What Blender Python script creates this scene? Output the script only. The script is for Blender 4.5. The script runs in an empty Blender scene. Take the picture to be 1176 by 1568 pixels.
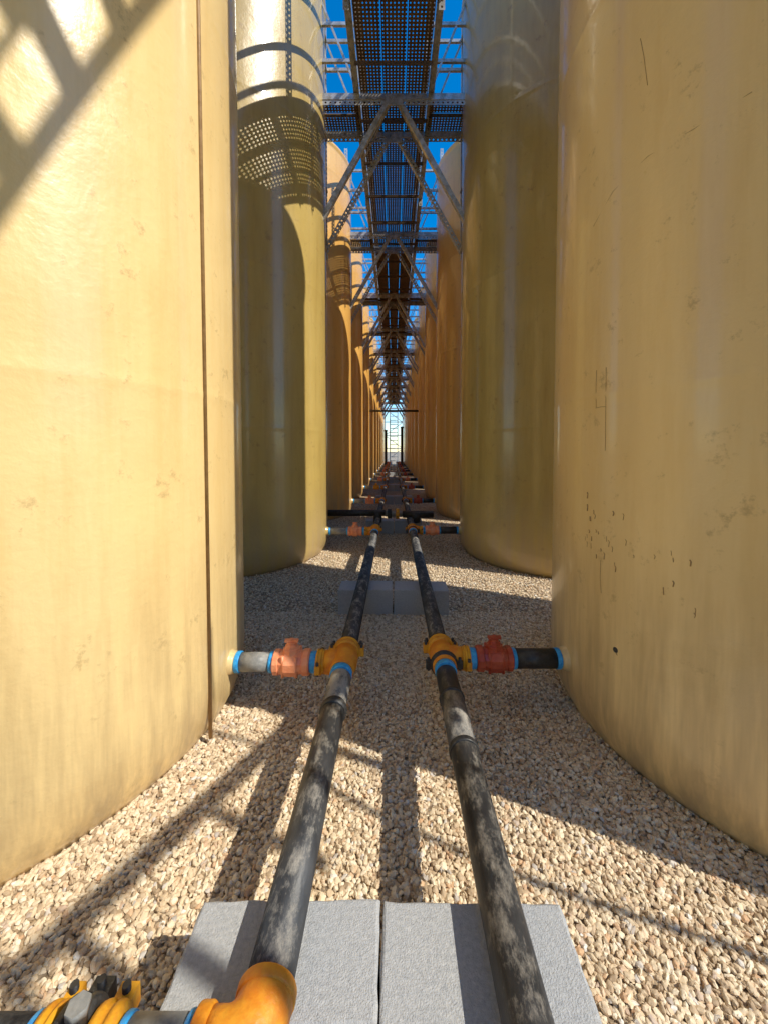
import bpy, math, random
import numpy as np
from mathutils import Vector, Matrix
random.seed(7); rng=np.random.default_rng(7)
scn=bpy.context.scene
COL=scn.collection
rad=math.radians

# ------------------------------------------------------------------ materials
def newmat(name):
    m=bpy.data.materials.new(name); m.use_nodes=True
    nt=m.node_tree; nt.nodes.clear()
    out=nt.nodes.new('ShaderNodeOutputMaterial'); b=nt.nodes.new('ShaderNodeBsdfPrincipled')
    nt.links.new(b.outputs[0],out.inputs[0])
    return m,nt,b,out
def pos(nt,scale=(1,1,1)):
    g=nt.nodes.new('ShaderNodeNewGeometry'); mp=nt.nodes.new('ShaderNodeMapping')
    mp.inputs['Scale'].default_value=scale
    nt.links.new(g.outputs['Position'],mp.inputs['Vector']); return mp.outputs[0]
def noise(nt,vec,scale,detail=4,rough=.55):
    n=nt.nodes.new('ShaderNodeTexNoise'); n.inputs['Scale'].default_value=scale
    n.inputs['Detail'].default_value=detail; n.inputs['Roughness'].default_value=rough
    nt.links.new(vec,n.inputs['Vector']); return n.outputs[0]
def ramp(nt,fac,stops,interp='LINEAR'):
    r=nt.nodes.new('ShaderNodeValToRGB'); cr=r.color_ramp; cr.interpolation=interp
    while len(cr.elements)<len(stops): cr.elements.new(.5)
    for e,(p,c) in zip(cr.elements,stops):
        e.position=p; e.color=(c if len(c)==4 else (*c,1)) if hasattr(c,'__len__') else (c,c,c,1)
    nt.links.new(fac,r.inputs[0]); return r.outputs[0]
def mix(nt,fac,a,b,mode='MIX'):
    m=nt.nodes.new('ShaderNodeMix'); m.data_type='RGBA'; m.blend_type=mode
    for s,v in ((m.inputs[0],fac),(m.inputs[6],a),(m.inputs[7],b)):
        if isinstance(v,bpy.types.NodeSocket): nt.links.new(v,s)
        elif hasattr(v,'__len__'): s.default_value=(*v,1) if len(v)==3 else v
        else: s.default_value=v
    return m.outputs[2]
def math_(nt,op,a,b,c=None):
    m=nt.nodes.new('ShaderNodeMath'); m.operation=op
    for i,v in enumerate((a,b,c)):
        if v is None: continue
        if isinstance(v,bpy.types.NodeSocket): nt.links.new(v,m.inputs[i])
        else: m.inputs[i].default_value=v
    return m.outputs[0]
def bump(nt,b,hs,st=1.0):
    tot=None
    for h,d in hs:
        t=math_(nt,'MULTIPLY',h,d) if tot is None else math_(nt,'MULTIPLY_ADD',h,d,tot)
        tot=t
    bn=nt.nodes.new('ShaderNodeBump'); bn.inputs['Strength'].default_value=st; bn.inputs['Distance'].default_value=1
    nt.links.new(tot,bn.inputs['Height']); nt.links.new(bn.outputs[0],b.inputs['Normal'])

def m_paint(name,ca,cb,cc,cst,coat=.5):
    m,nt,b,o=newmat(name)
    p=pos(nt); ps=pos(nt,(1,1,.10))
    c=ramp(nt,noise(nt,p,1.3,4),[(.3,ca),(.7,cb)])
    nst=noise(nt,ps,10,4,.7)
    c=mix(nt,ramp(nt,nst,[(.45,0),(.75,.65)]),c,cc)
    n7=noise(nt,p,8.5,6,.78)
    c=mix(nt,ramp(nt,n7,[(.59,0),(.68,.6)]),c,cst)
    g=nt.nodes.new('ShaderNodeNewGeometry'); sx=nt.nodes.new('ShaderNodeSeparateXYZ'); nt.links.new(g.outputs['Position'],sx.inputs[0])
    mr=nt.nodes.new('ShaderNodeMapRange'); mr.inputs[1].default_value=.9; mr.inputs[2].default_value=0; mr.inputs[3].default_value=0; mr.inputs[4].default_value=1.3
    nt.links.new(sx.outputs[2],mr.inputs[0])
    grime=math_(nt,'MULTIPLY',mr.outputs[0],ramp(nt,nst,[(.35,.15),(.65,.95)]))
    c=mix(nt,grime,c,(.47,.34,.17))
    nt.links.new(c,b.inputs['Base Color'])
    nt.links.new(ramp(nt,n7,[(.3,.27),(.75,.48)]),b.inputs['Roughness'])
    b.inputs['Coat Weight'].default_value=coat; b.inputs['Coat Roughness'].default_value=.1
    bump(nt,b,[(noise(nt,p,2.4,1),.02),(noise(nt,p,34,3),.0018)])
    return m
def m_simple(name,ca,cb,scale=30,rough=(.4,.6),metal=0,bs=.2,bd=.003,thr=(.4,.65)):
    m,nt,b,o=newmat(name); p=pos(nt); n=noise(nt,p,scale,5,.65)
    nt.links.new(ramp(nt,n,[(thr[0],ca),(thr[1],cb)]),b.inputs['Base Color'])
    nt.links.new(ramp(nt,n,[(.3,rough[0]),(.7,rough[1])]),b.inputs['Roughness'])
    b.inputs['Metallic'].default_value=metal
    if bs: bump(nt,b,[(noise(nt,p,scale*3,3),bd)],bs*2)
    return m
def m_pipe(name,dust):
    m,nt,b,o=newmat(name); p=pos(nt,(1,.45,1))
    base=ramp(nt,noise(nt,p,18,4),[(.35,(.02,.021,.023)),(.7,(.065,.065,.067))])
    g=nt.nodes.new('ShaderNodeNewGeometry'); sx=nt.nodes.new('ShaderNodeSeparateXYZ'); nt.links.new(g.outputs['Normal'],sx.inputs[0])
    n=noise(nt,p,24,8,.8)
    a=math_(nt,'MULTIPLY_ADD',sx.outputs[2],.15,n)
    f=ramp(nt,a,[(.60-dust,0),(.77-dust,.82)])
    c=mix(nt,f,base,(.38,.345,.29))
    nt.links.new(c,b.inputs['Base Color'])
    nt.links.new(ramp(nt,f,[(0,.48),(1,.9)]),b.inputs['Roughness'])
    bump(nt,b,[(noise(nt,p,60,4),.0016)])
    return m
def m_perf(name,base,pitch=.04,r=.3,metal=.5):
    m,nt,b,o=newmat(name); p=pos(nt)
    nt.links.new(ramp(nt,noise(nt,p,9,4),[(.35,base),(.7,tuple(x*.6 for x in base))]),b.inputs['Base Color'])
    b.inputs['Metallic'].default_value=metal; b.inputs['Roughness'].default_value=.5
    uv=nt.nodes.new('ShaderNodeUVMap'); sc=nt.nodes.new('ShaderNodeVectorMath'); sc.operation='SCALE'; sc.inputs['Scale'].default_value=1/pitch
    nt.links.new(uv.outputs[0],sc.inputs[0])
    fr=nt.nodes.new('ShaderNodeVectorMath'); fr.operation='FRACTION'; nt.links.new(sc.outputs[0],fr.inputs[0])
    sb=nt.nodes.new('ShaderNodeVectorMath'); sb.operation='DISTANCE'; sb.inputs[1].default_value=(.5,.5,0); nt.links.new(fr.outputs[0],sb.inputs[0])
    lt=math_(nt,'LESS_THAN',sb.outputs['Value'],r)
    t=nt.nodes.new('ShaderNodeBsdfTransparent'); mx=nt.nodes.new('ShaderNodeMixShader')
    nt.links.new(lt,mx.inputs[0]); nt.links.new(b.outputs[0],mx.inputs[1]); nt.links.new(t.outputs[0],mx.inputs[2]); nt.links.new(mx.outputs[0],o.inputs[0])
    return m
def m_ground():
    m,nt,b,o=newmat('gravel_ground'); p=pos(nt)
    v=nt.nodes.new('ShaderNodeTexVoronoi'); v.inputs['Scale'].default_value=42; nt.links.new(p,v.inputs['Vector'])
    c=ramp(nt,v.outputs['Color'],[(0,(.36,.26,.155)),(.5,(.54,.41,.26)),(1,(.72,.59,.42))])
    c=mix(nt,ramp(nt,v.outputs['Distance'],[(.3,0),(.75,.8)]),c,(.12,.085,.055))
    c=mix(nt,ramp(nt,noise(nt,p,1.4,3),[(.35,0),(.7,.3)]),c,(.38,.28,.18))
    nt.links.new(c,b.inputs['Base Color']); b.inputs['Roughness'].default_value=.9
    inv=ramp(nt,v.outputs['Distance'],[(0,1.0),(.8,0.0)])
    bump(nt,b,[(noise(nt,p,4,2),.02),(inv,.01)],.8)
    return m
def m_stone():
    m,nt,b,o=newmat('gravel_stone'); oi=nt.nodes.new('ShaderNodeObjectInfo'); p=pos(nt)
    c=ramp(nt,oi.outputs['Random'],[(0,(.32,.22,.13)),(.20,(.60,.46,.30)),(.55,(.78,.64,.44)),(.8,(.89,.78,.59)),(.92,(.60,.36,.19)),(.96,(.45,.41,.37)),(1,(.9,.86,.78))])
    c=mix(nt,ramp(nt,noise(nt,p,90,3),[(.35,0),(.7,.4)]),c,(.52,.39,.25))
    nt.links.new(c,b.inputs['Base Color']); b.inputs['Roughness'].default_value=.75
    return m
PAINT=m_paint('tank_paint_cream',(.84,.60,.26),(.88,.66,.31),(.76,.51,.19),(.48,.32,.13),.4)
PAINT_SHADE=m_paint('tank_paint_shaded',(.49,.345,.095),(.55,.40,.125),(.38,.25,.065),(.30,.18,.055),.5)  # shaded copy of the cream paint: row shade darkened into the colour
PAINT_BOUNCE=m_paint('tank_paint_bounce_tint',(.76,.41,.095),(.80,.46,.12),(.62,.30,.06),(.42,.22,.06),.5)  # same paint with orange bounce between the far tanks put into the colour
SHADE_BROWN=m_simple('brown_shadow_line',(.30,.17,.06),(.42,.25,.10),20)  # colour of the shadow line drawn on the left tank
SCR=m_simple('scratch_mark',(.36,.22,.09),(.46,.29,.12),60)
PIPE=m_pipe('dusty_black_pipe',.0); PIPEL=m_pipe('dusty_grey_pipe',.15); PIPEM=m_pipe('dusty_worn_pipe',.07)
BLACK=m_simple('black_rubber',(.015,.015,.016),(.05,.048,.045),40,(.35,.6))
BLUE=m_simple('blue_ring_paint',(.02,.27,.66),(.06,.42,.78),60,(.3,.5))
ORANGE=m_simple('orange_fitting',(.66,.20,.010),(.76,.33,.02),22,(.4,.65),bs=.4)
YELLOW=m_simple('yellow_coupling',(.74,.36,.015),(.58,.22,.015),25,(.4,.65),bs=.4)
SALMON=m_simple('orange_red_valve',(.84,.27,.12),(.88,.38,.20),18,(.3,.5),bs=.3)
RED=m_simple('red_valve',(.36,.05,.022),(.48,.10,.045),18,(.3,.5),bs=.3)
GREY=m_simple('grey_stub',(.20,.20,.19),(.32,.31,.28),30,(.4,.7))
STEEL=m_simple('galvanised_steel',(.60,.60,.60),(.33,.31,.28),16,(.35,.55),metal=.4,bs=0)
PLANK=m_perf('perforated_plank',(.22,.14,.07),.036,.2,.3)
ANGLE=m_perf('slotted_angle_iron',(.56,.56,.55),.055,.2,.4)
PLANKF=m_simple('plank_steel',(.20,.125,.065),(.14,.09,.05),16,metal=.3,bs=0)
CONC=m_simple('concrete_block_face',(.34,.35,.36),(.50,.505,.505),110,(.85,.95),bs=.7,bd=.002,thr=(.3,.7))
WHITE=m_simple('pale_ladder_paint',(.36,.42,.50),(.46,.52,.58),20)

# ------------------------------------------------------------------ mesh builder
class MB:
    def __init__(s): s.v=[];s.f=[];s.m=[];s.uv=[];s.mats=[];s.sm=[]
    def mi(s,m):
        if m not in s.mats: s.mats.append(m)
        return s.mats.index(m)
    def face(s,idx,m,uv=None,smooth=False):
        s.f.append(tuple(idx)); s.m.append(s.mi(m)); s.uv.append(uv or [(0,0)]*len(idx)); s.sm.append(smooth)
    def plate(s,p0,p1,w,width,m,u0=0.):
        p0=Vector(p0);p1=Vector(p1);w=Vector(w).normalized()*width/2;L=(p1-p0).length
        i=len(s.v); s.v+= [p0-w,p0+w,p1+w,p1-w]
        s.face((i,i+1,i+2,i+3),m,[(0,0),(width,0),(width,L),(0,L)])
    def angle(s,p0,p1,a,b,width=.055,m=None):
        m=m or ANGLE; p0=Vector(p0);p1=Vector(p1);a=Vector(a).normalized();b=Vector(b).normalized()
        s.plate(p0+a*width/2,p1+a*width/2,a,width,m); s.plate(p0+b*width/2,p1+b*width/2,b,width,m)
    def beam(s,p0,p1,w,h,m,up=(0,0,1)):
        p0=Vector(p0);p1=Vector(p1);d=(p1-p0).normalized();up=Vector(up)
        if abs(d.dot(up))>.98: up=Vector((0,1,0))
        a=d.cross(up).normalized()*w/2;b=a.cross(d).normalized()*h/2;i=len(s.v)
        for p in(p0,p1): s.v+=[p-a-b,p+a-b,p+a+b,p-a+b]
        for q in((3,2,1,0),(4,5,6,7),(0,1,5,4),(1,2,6,5),(2,3,7,6),(3,0,4,7)): s.face([i+k for k in q],m)
    def rev(s,p0,d,prof,m,seg=28,caps=True,smooth=True):
        p0=Vector(p0);d=Vector(d).normalized()
        a=d.orthogonal().normalized();b=d.cross(a);rings=[]
        for t,r in prof:
            i=len(s.v);rings.append(i)
            for k in range(seg):
                an=2*math.pi*k/seg; s.v.append(p0+d*t+(a*math.cos(an)+b*math.sin(an))*r)
        for j in range(len(rings)-1):
            for k in range(seg):
                k2=(k+1)%seg; s.face((rings[j]+k,rings[j]+k2,rings[j+1]+k2,rings[j+1]+k),m,None,smooth)
        if caps:
            s.face([rings[0]+k for k in range(seg)][::-1],m); s.face([rings[-1]+k for k in range(seg)],m)
    def cyl(s,p0,p1,r,m,seg=24,bev=0):
        p0=Vector(p0);p1=Vector(p1);L=(p1-p0).length
        pr=[(0,r),(L,r)] if not bev else [(0,r-bev),(bev*.35,r-bev*.3),(bev,r),(L-bev,r),(L-bev*.35,r-bev*.3),(L,r-bev)]
        s.rev(p0,p1-p0,pr,m,seg)
    def tube(s,pts,rs,m,seg=20,caps=True):
        pts=[Vector(p) for p in pts]
        if not hasattr(rs,'__len__'): rs=[rs]*len(pts)
        t=(pts[1]-pts[0]).normalized(); a=t.orthogonal().normalized(); rings=[]
        for j,p in enumerate(pts):
            q=(pts[min(j+1,len(pts)-1)]-pts[max(j-1,0)]).normalized()
            a=(a-q*a.dot(q)).normalized(); b=q.cross(a); i=len(s.v);rings.append(i)
            for k in range(seg):
                an=2*math.pi*k/seg; s.v.append(p+(a*math.cos(an)+b*math.sin(an))*rs[j])
        for j in range(len(rings)-1):
            for k in range(seg):
                k2=(k+1)%seg; s.face((rings[j]+k,rings[j]+k2,rings[j+1]+k2,rings[j+1]+k),m,None,True)
        if caps:
            s.face([rings[0]+k for k in range(seg)][::-1],m); s.face([rings[-1]+k for k in range(seg)],m)
    def mesh(s,name):
        me=bpy.data.meshes.new(name); me.from_pydata([tuple(v) for v in s.v],[],s.f)
        for m in s.mats: me.materials.append(m)
        me.polygons.foreach_set('material_index',s.m); me.polygons.foreach_set('use_smooth',s.sm)
        uv=me.uv_layers.new(name='UVMap'); uv.data.foreach_set('uv',[c for f in s.uv for p in f for c in p])
        me.update(); return me
    def obj(s,name,parent=None,loc=(0,0,0)): return addobj(name,s.mesh(name),parent,loc)
def addobj(name,me,parent=None,loc=(0,0,0)):
    o=bpy.data.objects.new(name,me); COL.objects.link(o); o.location=loc
    if parent: o.parent=parent
    return o
def empty(name,loc=(0,0,0)):
    return addobj(name,None,None,loc)

# ------------------------------------------------------------------ tanks
H=6.32
def tank_mesh(R,mat):
    b=MB()
    prof=[(0,R-.06),(.03,R-.042),(.07,R-.022),(.13,R-.007),(.2,R-.001),(.23,R),(.27,R)]
    for zw in (1.42,2.95,4.5,5.9):
        prof+=[(zw-.05,R),(zw-.02,R),(zw-.007,R+.0015),(zw+.007,R+.0015),(zw+.02,R),(zw+.05,R)]
    prof+=[(H-.06,R),(H-.02,R),(H,R+.02),(H+.03,R+.02),(H+.05,R-.01),(H+.12,R*.93),(H+.2,R*.82),(H+.3,R*.6),(H+.36,.4),(H+.37,.39),(H+.55,.39),(H+.56,.43),(H+.6,.43),(H+.62,.1)]
    b.rev((0,0,0),(0,0,1),prof,mat,128)
    return b.mesh('tank_shell')
ROWS=[4.55+2.75*i for i in range(11)]
BIG=1.15; XC=1.95; SM=.98
mA=tank_mesh(BIG,PAINT); mB=tank_mesh(BIG,PAINT_SHADE); mC=tank_mesh(BIG,PAINT_BOUNCE); mesh_small=tank_mesh(SM,PAINT)
LT=(-1.715,1.68); RT=(1.77,1.71)
circles=[(LT[0],LT[1],SM),(RT[0],RT[1],SM)]
t_left=empty('storage_tank',(LT[0],LT[1],0)); addobj('shell',mesh_small,t_left)
t_right=empty('storage_tank',(RT[0],RT[1],0)); addobj('shell',mesh_small,t_right)
for x,y in [(-XC,-1.1),(XC+.05,-2.0)]+[(sx*XC,y) for y in ROWS for sx in(-1,1)]:
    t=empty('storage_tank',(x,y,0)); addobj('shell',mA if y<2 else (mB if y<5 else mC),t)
    if y<9: circles.append((x,y,BIG))
b=MB(); th=rad(-9)
def onR(c,R,th,z): return Vector((R*math.cos(th),R*math.sin(th),z))
p=onR(LT,SM+.002,th,0)
b.cyl((p.x,p.y,.03),(p.x,p.y,H),.008,SHADE_BROWN,10)  # thin brown strip drawn in place of a vertical conduit's shadow
b.obj('conduit_shadow_strip',t_left)
b=MB()
def scratch(pts,r=.0012,m=SCR):
    q=[onR(RT,SM+.0003,rad(a),z) for a,z in pts]
    b.tube(q,r,m,6)
scratch([(-170,1.52),(-170.1,1.45),(-169.9,1.37)],.001); scratch([(-170,1.37),(-168.4,1.372),(-167,1.37)],.001)
scratch([(-167,1.52),(-166.9,1.38),(-166.8,1.2)],.001); scratch([(-167.5,.77),(-167.6,.70),(-167.2,.64)],.001)
scratch([(-160,2.62),(-159.2,2.55),(-158.3,2.44)],.001)
scratch([(-172,2.1),(-166,2.17),(-158,2.2),(-150,2.19),(-142,2.2)],.0009)
for k in range(34):
    a=-173+random.random()**1.4*26; z=.80+.25*random.random()-(a+172)*.005
    scratch([(a,z),(a+.35*random.random(),z-.006),(a+.1,z-.01-.016*random.random())],.001+.003*random.random()**2)
pp=onR(RT,SM,rad(-162.9),.45); nn=Vector((pp.x,pp.y,0)).normalized()
b.rev(pp-nn*.004,nn,[(0,.011),(.006,.010),(.010,.005)],BLACK,14)
b.tube([pp+nn*.004+Vector((0,0,-.004)),pp+nn*.002+Vector((.008,-.008,-.02))],.002,SCR,6)
b.obj('scratches_and_plug',t_right)

# ------------------------------------------------------------------ pipelines
PX=.225; PZ=.235; PR=.044
b=MB()
b.cyl((-PX,.64,PZ),(-PX,1.40,PZ),PR,PIPE,32); b.cyl((-PX,1.40,PZ),(-PX,1.72,PZ),PR+.001,PIPEL,32)
b.tube([(-PX,1.375,PZ),(-PX,1.38,PZ),(-PX+.002,1.40,PZ+.002),(-PX,1.412,PZ)],[PR+.001,PR+.006,PR+.006,PR],BLACK,28)
b.cyl((-PX,1.72,PZ),(-PX,33,PZ),PR,PIPE,32)
b.obj('steel_pipeline')
b=MB()
b.cyl((PX,-1.5,PZ),(PX,1.62,PZ),PR,PIPE,32); b.cyl((PX,1.62,PZ),(PX,33,PZ),PR,PIPE,32)
b.cyl((PX,1.19,PZ),(PX,1.212,PZ),PR+.005,BLACK,32,.004)
b.cyl((PX,1.212,PZ),(PX,1.45,PZ),PR+.0012,PIPEM,32)
b.cyl((PX,1.45,PZ),(PX,1.47,PZ),PR+.005,BLACK,32,.004)
b.obj('steel_pipeline')

def clamp(b,p,d,m,r=.058,L=.05):
    p=Vector(p);d=Vector(d).normalized()
    b.rev(p-d*L/2,d,[(0,r-.012),(.004,r-.002),(.01,r),(L*.35,r),(L*.4,r-.004),(L*.6,r-.004),(L*.65,r),(L-.01,r),(L-.004,r-.002),(L,r-.012)],m,30)
    side=d.cross(Vector((0,0,1))).normalized()
    for s in(-1,1):
        q=p+side*s*(r+.008)
        b.beam(q-Vector((0,0,.018)),q+Vector((0,0,.018)),L*.7,.024,m,up=side)
        b.cyl(q-Vector((0,0,.026)),q+Vector((0,0,.03)),.007,BLACK,8)
def elbow_pts(c,r,a0,a1,n=9):
    return [c+Vector((r*math.cos(a),r*math.sin(a),0)) for a in np.linspace(a0,a1,n)]

def tee_and_valve(sx,y,tankx,vm,name,z=PZ+.008):
    e=empty(name,(sx*PX,y,z)); b=MB(); X=Vector((sx,0,0)); Y=Vector((0,1,0))
    b.rev((0,-.085,0),Y,[(0,.049),(.012,.053),(.05,.053),(.06,.06),(.11,.06),(.12,.053),(.158,.053),(.17,.049)],ORANGE,30)
    b.rev((0,0,0),X,[(0,.05),(.05,.055),(.06,.053),(.085,.05)],ORANGE,30)
    clamp(b,(0,.095,0),Y,YELLOW,.063,.05); clamp(b,(0,.13,0),Y,BLACK,.056,.025)
    b.cyl((0,-.115,0),(0,-.085,0),.0475,BLUE,30,.003)
    if sx>0: clamp(b,(0,-.05,0),Y,BLACK,.062,.03)
    b.obj('tee_fitting',e)
    L=tankx-PX
    b=MB(); x0=.085
    def seg(l,r,m,bev=.004):
        nonlocal x0
        b.cyl(X*x0,X*(x0+l),r,m,28,bev); x0+=l
    seg(.012,.05,YELLOW); clamp(b,X*(x0+.012),X,YELLOW,.056,.03) ; x0+=.024
    seg(.03,.046,BLUE)
    v0=x0
    b.rev(X*v0,X,[(0,.05),(.006,.058),(.03,.058),(.034,.051),(.05,.053),(.06,.062),(.11,.062),(.12,.053),(.136,.051),(.14,.056),(.160,.056),(.165,.049)],vm,12,smooth=False)
    mid=X*(v0+.085)
    b.rev(mid+Vector((0,0,.045)),(0,0,1),[(0,.04),(.02,.038),(.024,.03),(.036,.028),(.04,.021),(.05,.02)],vm,8,smooth=False)
    b.cyl(mid+Vector((0,0,.09)),mid+Vector((0,0,.108)),.009,vm,10)
    b.beam(mid+Vector((-.03,-.0,.098)),mid+Vector((.03,0,.098)),.018,.012,vm)
    for dx in(-.03,.03):
        for dy in (-.045,.045): b.cyl(mid+Vector((dx,dy,-.045)),mid+Vector((dx,dy,.05)),.007,vm,8)
    x0=v0+.165
    b.obj('valve_body',e)
    b=MB()
    seg(.018,.046,BLUE)
    rest=L-x0
    if sx<0:
        b.cyl(X*x0,X*(x0+rest-.05),.041,GREY,28); b.cyl(X*(L-.05),X*(L-.028),.046,BLUE,28,.003)
    else:
        b.cyl(X*x0,X*(x0+rest-.05),.043,BLACK,28); b.cyl(X*(L-.05),X*(L-.028),.046,BLUE,28,.003)
    b.rev(X*(L-.03),X,[(0,.042),(.01,.048),(.03,.055),(.05,.07),(.08,.1),(.1,.12)],PAINT if y<3 else (PAINT_SHADE if y<5 else PAINT_BOUNCE),30)
    b.obj('tank_nozzle',e)
tee_and_valve(-1,1.71,.74,SALMON,'pipe_valve')
tee_and_valve(1,1.74,.79,RED,'pipe_valve')
for i,y in enumerate(ROWS):
    tee_and_valve(-1,y,.8,SALMON if i!=2 else YELLOW,'pipe_valve'); tee_and_valve(1,y+.05,.8,RED if i%3 else SALMON,'pipe_valve')

# foreground elbow turning to the left
e=empty('pipe_elbow',(-PX,.635,PZ)); b=MB()
R_=.056; c=Vector((-R_,0,0))
b.tube([Vector((0,.02,0)),Vector((0,.012,0))]+elbow_pts(c,R_,0,-math.pi/2,10)+[Vector((-.08,-R_,0))],[.047,.05]+[.05]*10+[.05],ORANGE,28)
b.cyl((0,.002,0),(0,.022,0),.053,ORANGE,28,.004); b.cyl((-.075,-R_,0),(-.1,-R_,0),.054,ORANGE,28,.004)
b.cyl((-.1,-R_,0),(-.113,-R_,0),.046,BLUE,28,.003)
b.cyl((-.113,-R_,0),(-.205,-R_,0),.042,GREY,28)
b.cyl((-.205,-R_,0),(-.218,-R_,0),.045,BLUE,28,.003)
clamp(b,(-.243,-R_,0),(1,0,0),YELLOW,.055,.045); clamp(b,(-.292,-R_,0),(1,0,0),BLACK,.062,.05); clamp(b,(-.335,-R_,0),(1,0,0),YELLOW,.055,.034)
b.cyl((-.352,-R_,0),(-.365,-R_,0),.046,BLUE,28,.003); b.cyl((-.365,-R_,0),(-.75,-R_,0),.042,BLACK,28)
b.cyl((-.275,-R_,.05),(-.275,-R_,.085),.012,BLACK,10); b.cyl((-.275,-R_,.075),(-.275,-R_,.088),.017,GREY,6)
b.obj('elbow_and_couplings',e)

# black cross pipe behind row 2
b=MB()
b.cyl((-.95,5.35,.33),(-.12,5.35,.33),.045,BLACK,20); b.cyl((.12,5.35,.31),(.55,5.35,.31),.05,BLACK,20)
clamp(b,(-.06,5.35,.32),(1,0,0),BLACK,.07,.06); b.cyl((-.12,5.35,.32),(.12,5.35,.32),.04,GREY,20); clamp(b,(.05,5.35,.32),(1,0,0),YELLOW,.075,.05)
b.cyl((-.225,5.35,.2),(-.225,5.35,.35),.06,BLACK,16); b.cyl((.3,5.35,.2),(.3,5.35,.35),.07,BLACK,16)
b.obj('cross_pipe')

# ------------------------------------------------------------------ concrete blocks
def block(x,y,rz=0,z=0):
    b=MB(); L,W,h=.395,.195,.19; bev=.007; n=14
    def loop(inset,zz,j):
        pts=[]
        for k in range(n): pts.append((-L/2+L*k/n,-W/2))
        for k in range(n//2): pts.append((L/2,-W/2+W*k/(n//2)))
        for k in range(n): pts.append((L/2-L*k/n,W/2))
        for k in range(n//2): pts.append((-L/2,W/2-W*k/(n//2)))
        out=[]
        for a,c_ in pts:
            fx=(L/2-inset)/(L/2); fy=(W/2-inset)/(W/2)
            out.append(Vector((a*fx+random.uniform(-j,j),c_*fy+random.uniform(-j,j),zz+random.uniform(-j,j))))
        return out
    loops=[loop(0,0,.0),loop(0,h-bev,.0016),loop(.003,h-.002,.0016),loop(bev,h,.0003)]
    M=len(loops[0])
    for l in loops: b.v+=l
    for r in range(3):
        for k in range(M): b.face((r*M+k,r*M+(k+1)%M,(r+1)*M+(k+1)%M,(r+1)*M+k),CONC)
    b.face(tuple(3*M+k for k in range(M)),CONC); b.face(tuple(range(M))[::-1],CONC)
    ob=b.obj('concrete_block',None,(x,y,z)); ob.rotation_euler[2]=rz
    return ob
for x,y,r in [(-.228,.735,.012),(.172,.730,-.012),(-.221,.533,-.01),(.178,.528,.01),(-.208,2.86,.012),(.20,2.85,-.02)]: block(x,y,r)
for i,y in enumerate((5.6,8.6,11.5,14.5,18)):
    block(-.205,y,.02*(-1)**i); block(.205,y+.01,-.01)

# ------------------------------------------------------------------ overhead walkway
WZ=5.24; wk=empty('overhead_walkway',(0,0,0))
b=MB(); y0,y1=-3.5,33.5
for x0 in(-.25,0,.25):
    for (a,c_,m_) in ((y0,8,PLANK),(8,y1,PLANKF)):
        b.plate((x0,a,WZ),(x0,c_,WZ),(1,0,0),.24,m_)
        for s in(-1,1): b.plate((x0+s*.12,a,WZ-.025),(x0+s*.12,c_,WZ-.025),(0,0,1),.05,PLANKF)
b.obj('deck_planks',wk)
b=MB(); y=y0
while y<y1:
    b.angle((-.40,y,WZ-.06),(.40,y,WZ-.06),(0,0,-1),(0,1,0),.05,PLANKF); y+=.6875
for s in(-1,1):
    b.angle((s*.385,y0,WZ+.01),(s*.385,y1,WZ+.01),(0,0,-1),(s,0,0),.07,STEEL)
b.obj('deck_frame',wk)
b=MB(); y=y0+.2
allrows=[-1.0,1.8]+ROWS
while y<y1:
    for s in(-1,1): b.angle((s*.40,y,WZ-.1),(s*.40,y,WZ+1.1),(s,0,0),(0,1,0),.055,ANGLE if y<8 else STEEL)
    y+=1.375
for s in(-1,1):
    for dz in(.55,1.1):
        b.beam((s*.41,y0,WZ+dz),(s*.41,y1,WZ+dz),.035,.04,STEEL)
    b.plate((s*.375,y0,WZ+.08),(s*.375,y1,WZ+.08),(0,0,1),.1,STEEL)
b.obj('handrail',wk)
LX=.85
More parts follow.
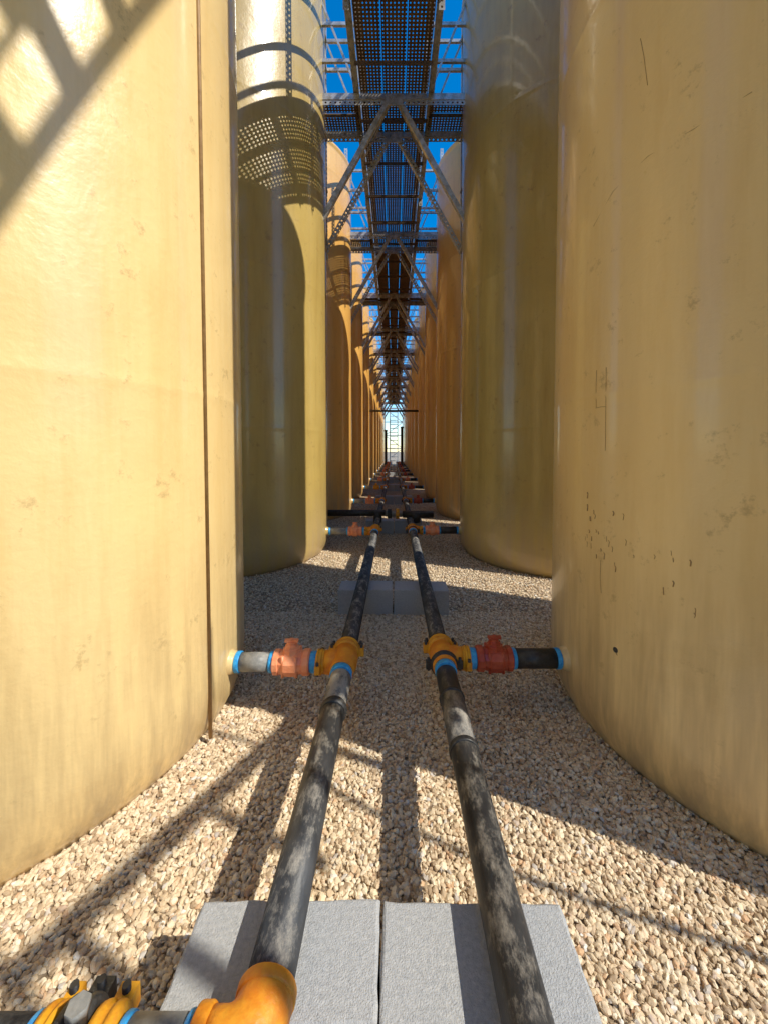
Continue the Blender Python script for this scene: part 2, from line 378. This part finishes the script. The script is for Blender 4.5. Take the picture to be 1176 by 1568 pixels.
for yr in allrows:
    b=MB(); ya,yb=yr-.06,yr+.46
    near=yr<8; PL=PLANK if near else PLANKF; AN=ANGLE if near else STEEL
    low=1.5 if yr!=1.8 else .2
    for s in(-1,1):
        yy=ya+.13
        while yy<yb:
            b.plate((s*.42,yy,WZ+.004),(s*LX,yy,WZ+.004),(0,1,0),.25,PL); yy+=.265
        b.plate((s*.42,ya+.262,WZ-.02),(s*LX,ya+.262,WZ-.02),(0,0,1),.05,PLANKF)
    for yy in(ya,yb):
        b.beam((-LX,yy,WZ-.035),(LX,yy,WZ-.035),.012,.07,STEEL); b.plate((-LX,yy,WZ-.10),(LX,yy,WZ-.10),(0,0,1),.055,AN)
        for s in(-1,1):
            off=.012 if s>0 else -.012
            if low>1: b.angle((s*.02,yy+off,WZ-.05),(s*LX,yy+off,WZ-1.5),(s*.85,0,.52),(0,1,0),.055,STEEL if yy==ya else AN)
            b.angle((s*LX,yy,WZ-low-.1),(s*LX,yy,WZ+1.5),(s,0,0),(0,1,0),.055,AN)
            for dz in(.35,.75,1.1): b.beam((s*.42,yy,WZ+dz),(s*LX,yy,WZ+dz),.03,.035,STEEL)
            b.beam((s*.42,yy,WZ+.05),(s*LX,yy,WZ+1.1),.02,.02,STEEL)
        b.beam((-.1,yy,WZ-.07),(.1,yy,WZ-.07),.015,.13,STEEL)
    for s in(-1,1):
        for dz in((-1.5,-.75) if low>1 else ())+(-.1,.4,.75,1.1): b.beam((s*LX,ya,WZ+dz),(s*LX,yb,WZ+dz),.03,.03,STEEL)
        if low>1:
            b.beam((s*LX,ya,WZ-1.5),(s*LX,yb,WZ-.75),.02,.02,STEEL); b.beam((s*LX,yb,WZ-.75),(s*LX,ya,WZ),.02,.02,STEEL)
        b.beam((s*.05,ya,WZ-.12),(s*.38,yb+.3,WZ-.08),.02,.02,STEEL)
    b.obj('landing_and_bracing',wk)

# ------------------------------------------------------------------ unseen stair in the right gap, shaped for the shadows it casts
st=empty('shadow_stair',(0,0,0)); b=MB(); sxp=2.5
P0=Vector((sxp,-.85,5.33)); P1=Vector((sxp,.25,7.03)); d=(P1-P0)
nrm=Vector((0,-.84,.54))
for dx,wd in((0,.075),(-.2,.04),(-.75,.08)):
    b.plate(P0+Vector((dx,0,0)),P1+Vector((dx,0,0)),nrm,wd,STEEL)
n=9
for k in range(n):
    q=P0+d*(k/(n-1)); b.plate(q,q+Vector((-.2,0,0)),d,.10,STEEL)
    b.plate(q+Vector((-.2,0,0)),q+Vector((-.75,0,0)),d,.19,STEEL)
b.plate((sxp,-.75,3.72),(sxp,.7,3.05),(0,.3,.95),.09,STEEL)  # added sloped bar and uprights, placed to throw bands on the gravel
for k in range(3):
    yy=-.62+k*.42; zz=3.66-.46*(yy+.62); b.plate((sxp,yy,zz),(sxp,yy+.02,zz-.5),(0,1,0),.05,STEEL)
b.beam((sxp+.1,-.78,0),(sxp+.1,-.78,7),.025,.025,STEEL)
b.tube([(sxp+.1+.02*math.sin(k*1.7),.02+.035*math.sin(k*.9),k*.22) for k in range(20)],.011,BLACK,8)
b.obj('shadow_stair_frame',st)

# ------------------------------------------------------------------ far end: stair tower closing the aisle
b=MB()
for s in(-1,1):
    for yy in (34.2,35.6): b.beam((s*.34,yy,0),(s*.34,yy,7.2),.07,.07,WHITE)
    b.beam((s*.8,34.9,0),(s*.8,34.9,6.5),.1,.1,WHITE)
z=.3
while z<7:
    b.beam((-.34,34.2,z),(.34,34.2,z),.05,.06,WHITE); z+=.36
z=.2
k=0
while z<6.4:
    b.beam((-.8*(-1)**k,35.2,z),(.8*(-1)**k,35.2,z+1.2),.06,.06,WHITE); b.beam((-.8,34.95,z+1.2),(.8,34.95,z+1.2),.05,.09,WHITE); z+=1.2; k+=1
b.obj('access_ladder_tower')
for s,h_ in((-1,2.5),(1,2.7)):
    b=MB(); b.rev((s*.5,24,0),(0,0,1),[(0,.13),(.04,.13),(.05,.085),(h_-.1,.085),(h_-.09,.1),(h_,.1)],BLACK,16); b.obj('vent_post')
b=MB(); b.cyl((-.86,12.8,2.52),(.86,12.8,2.52),.035,BLACK,12); b.obj('cross_bar')

# ------------------------------------------------------------------ ground + gravel
me=bpy.data.meshes.new('ground'); S=400
me.from_pydata([(-S,-S,0),(S,-S,0),(S,S,0),(-S,S,0)],[],[(0,1,2,3)]); me.materials.append(m_ground()); addobj('ground',me)
pts=[]
def scatter(xa,xb,ya,yb,sp,n=1):
    for _ in range(n):
        xs=np.arange(xa,xb,sp); ys=np.arange(ya,yb,sp); gx,gy=np.meshgrid(xs,ys)
        gx=gx.ravel()+rng.uniform(-.6,.6,gx.size)*sp; gy=gy.ravel()+rng.uniform(-.6,.6,gy.size)*sp
        ok=np.abs(gx)<gy*1.12+.3
        for cx_,cy_,r in circles: ok&=((gx-cx_)**2+(gy-cy_)**2)>(r-.06)**2
        ok&=~((np.abs(gx+.025)<.405)&(gy>.44)&(gy<.82)); ok&=~((np.abs(gx)<.39)&(np.abs(gy-2.86)<.09))
        pts.append(np.stack([gx[ok],gy[ok],rng.uniform(-.003,.007,ok.sum())],1))
scatter(-1.7,1.8,.3,2.8,.0135,2); scatter(-1.5,1.6,2.8,9,.02,1)
P=np.concatenate(pts); me=bpy.data.meshes.new('gravel'); me.vertices.add(len(P)); me.vertices.foreach_set('co',P.ravel()); me.update()
STONE=m_stone(); me.materials.append(STONE)
gr=addobj('gravel',me)
ng=bpy.data.node_groups.new('gravel_scatter','GeometryNodeTree')
ng.interface.new_socket('Geometry',in_out='INPUT',socket_type='NodeSocketGeometry'); ng.interface.new_socket('Geometry',in_out='OUTPUT',socket_type='NodeSocketGeometry')
gi=ng.nodes.new('NodeGroupInput'); go=ng.nodes.new('NodeGroupOutput')
mp=ng.nodes.new('GeometryNodeMeshToPoints'); ico=ng.nodes.new('GeometryNodeMeshIcoSphere'); ico.inputs['Radius'].default_value=1; ico.inputs['Subdivisions'].default_value=2
spn=ng.nodes.new('GeometryNodeSetPosition'); nz=ng.nodes.new('ShaderNodeTexNoise'); nz.inputs['Scale'].default_value=1.3
ns=ng.nodes.new('ShaderNodeVectorMath'); ns.operation='SUBTRACT'; ns.inputs[1].default_value=(.5,.5,.5)
n2=ng.nodes.new('ShaderNodeVectorMath'); n2.operation='SCALE'; n2.inputs['Scale'].default_value=1.3
sm=ng.nodes.new('GeometryNodeSetMaterial'); sm.inputs['Material'].default_value=STONE
ssf=ng.nodes.new('GeometryNodeSetShadeSmooth'); ssf.inputs['Shade Smooth'].default_value=False
iop=ng.nodes.new('GeometryNodeInstanceOnPoints')
rr=ng.nodes.new('FunctionNodeRandomValue'); rr.data_type='FLOAT_VECTOR'; rr.inputs[0].default_value=(-.5,-.5,0); rr.inputs[1].default_value=(.5,.5,6.28)
rs=ng.nodes.new('FunctionNodeRandomValue'); rs.data_type='FLOAT_VECTOR'; rs.inputs[0].default_value=(.004,.0035,.003); rs.inputs[1].default_value=(.0118,.0105,.008)
rs.inputs['Seed'].default_value=5
L=ng.links.new
L(gi.outputs[0],mp.inputs[0]); L(mp.outputs[0],iop.inputs['Points'])
L(ico.outputs[0],spn.inputs['Geometry']); L(nz.outputs['Color'],ns.inputs[0]); L(ns.outputs[0],n2.inputs[0]); L(n2.outputs[0],spn.inputs['Offset'])
L(spn.outputs[0],ssf.inputs[0]); L(ssf.outputs[0],sm.inputs[0]); L(sm.outputs[0],iop.inputs['Instance'])
L(rr.outputs[0],iop.inputs['Rotation']); L(rs.outputs[0],iop.inputs['Scale']); L(iop.outputs[0],go.inputs[0])
md=gr.modifiers.new('scatter','NODES'); md.node_group=ng

# ------------------------------------------------------------------ light
el=rad(45); az=math.atan2(.91,-.42)
w=bpy.data.worlds.new('World'); scn.world=w; w.use_nodes=True; nt=w.node_tree
bg=nt.nodes['Background']; sky=nt.nodes.new('ShaderNodeTexSky'); sky.sky_type='NISHITA'; sky.sun_disc=False
sky.sun_elevation=el; sky.sun_rotation=az; sky.air_density=1.0; sky.dust_density=.1; sky.ozone_density=3
hs=nt.nodes.new('ShaderNodeHueSaturation'); hs.inputs['Saturation'].default_value=1.45; hs.inputs['Value'].default_value=1.6
nt.links.new(sky.outputs[0],hs.inputs['Color']); nt.links.new(hs.outputs[0],bg.inputs[0]); bg.inputs[1].default_value=.15
sd=bpy.data.lights.new('sun','SUN'); sd.energy=5; sd.angle=rad(.4); sd.color=(1,.94,.82)
so=bpy.data.objects.new('sun',sd); COL.objects.link(so)
D=Vector((math.sin(az)*math.cos(el),math.cos(az)*math.cos(el),math.sin(el)))
so.rotation_euler=D.to_track_quat('Z','Y').to_euler(); so.location=D*50
cd=bpy.data.cameras.new('camera'); cam=bpy.data.objects.new('camera',cd); COL.objects.link(cam); scn.camera=cam
cd.sensor_fit='HORIZONTAL'; cd.sensor_width=36; cd.lens=18.03; cd.clip_start=.02; cd.clip_end=2000
cam.location=(0,0,1.2); cam.rotation_euler=(rad(88),0,0); cd.shift_x=-.0128; cd.shift_y=-.0624
scn.view_settings.view_transform='Standard'; scn.view_settings.look='None'; scn.view_settings.exposure=0
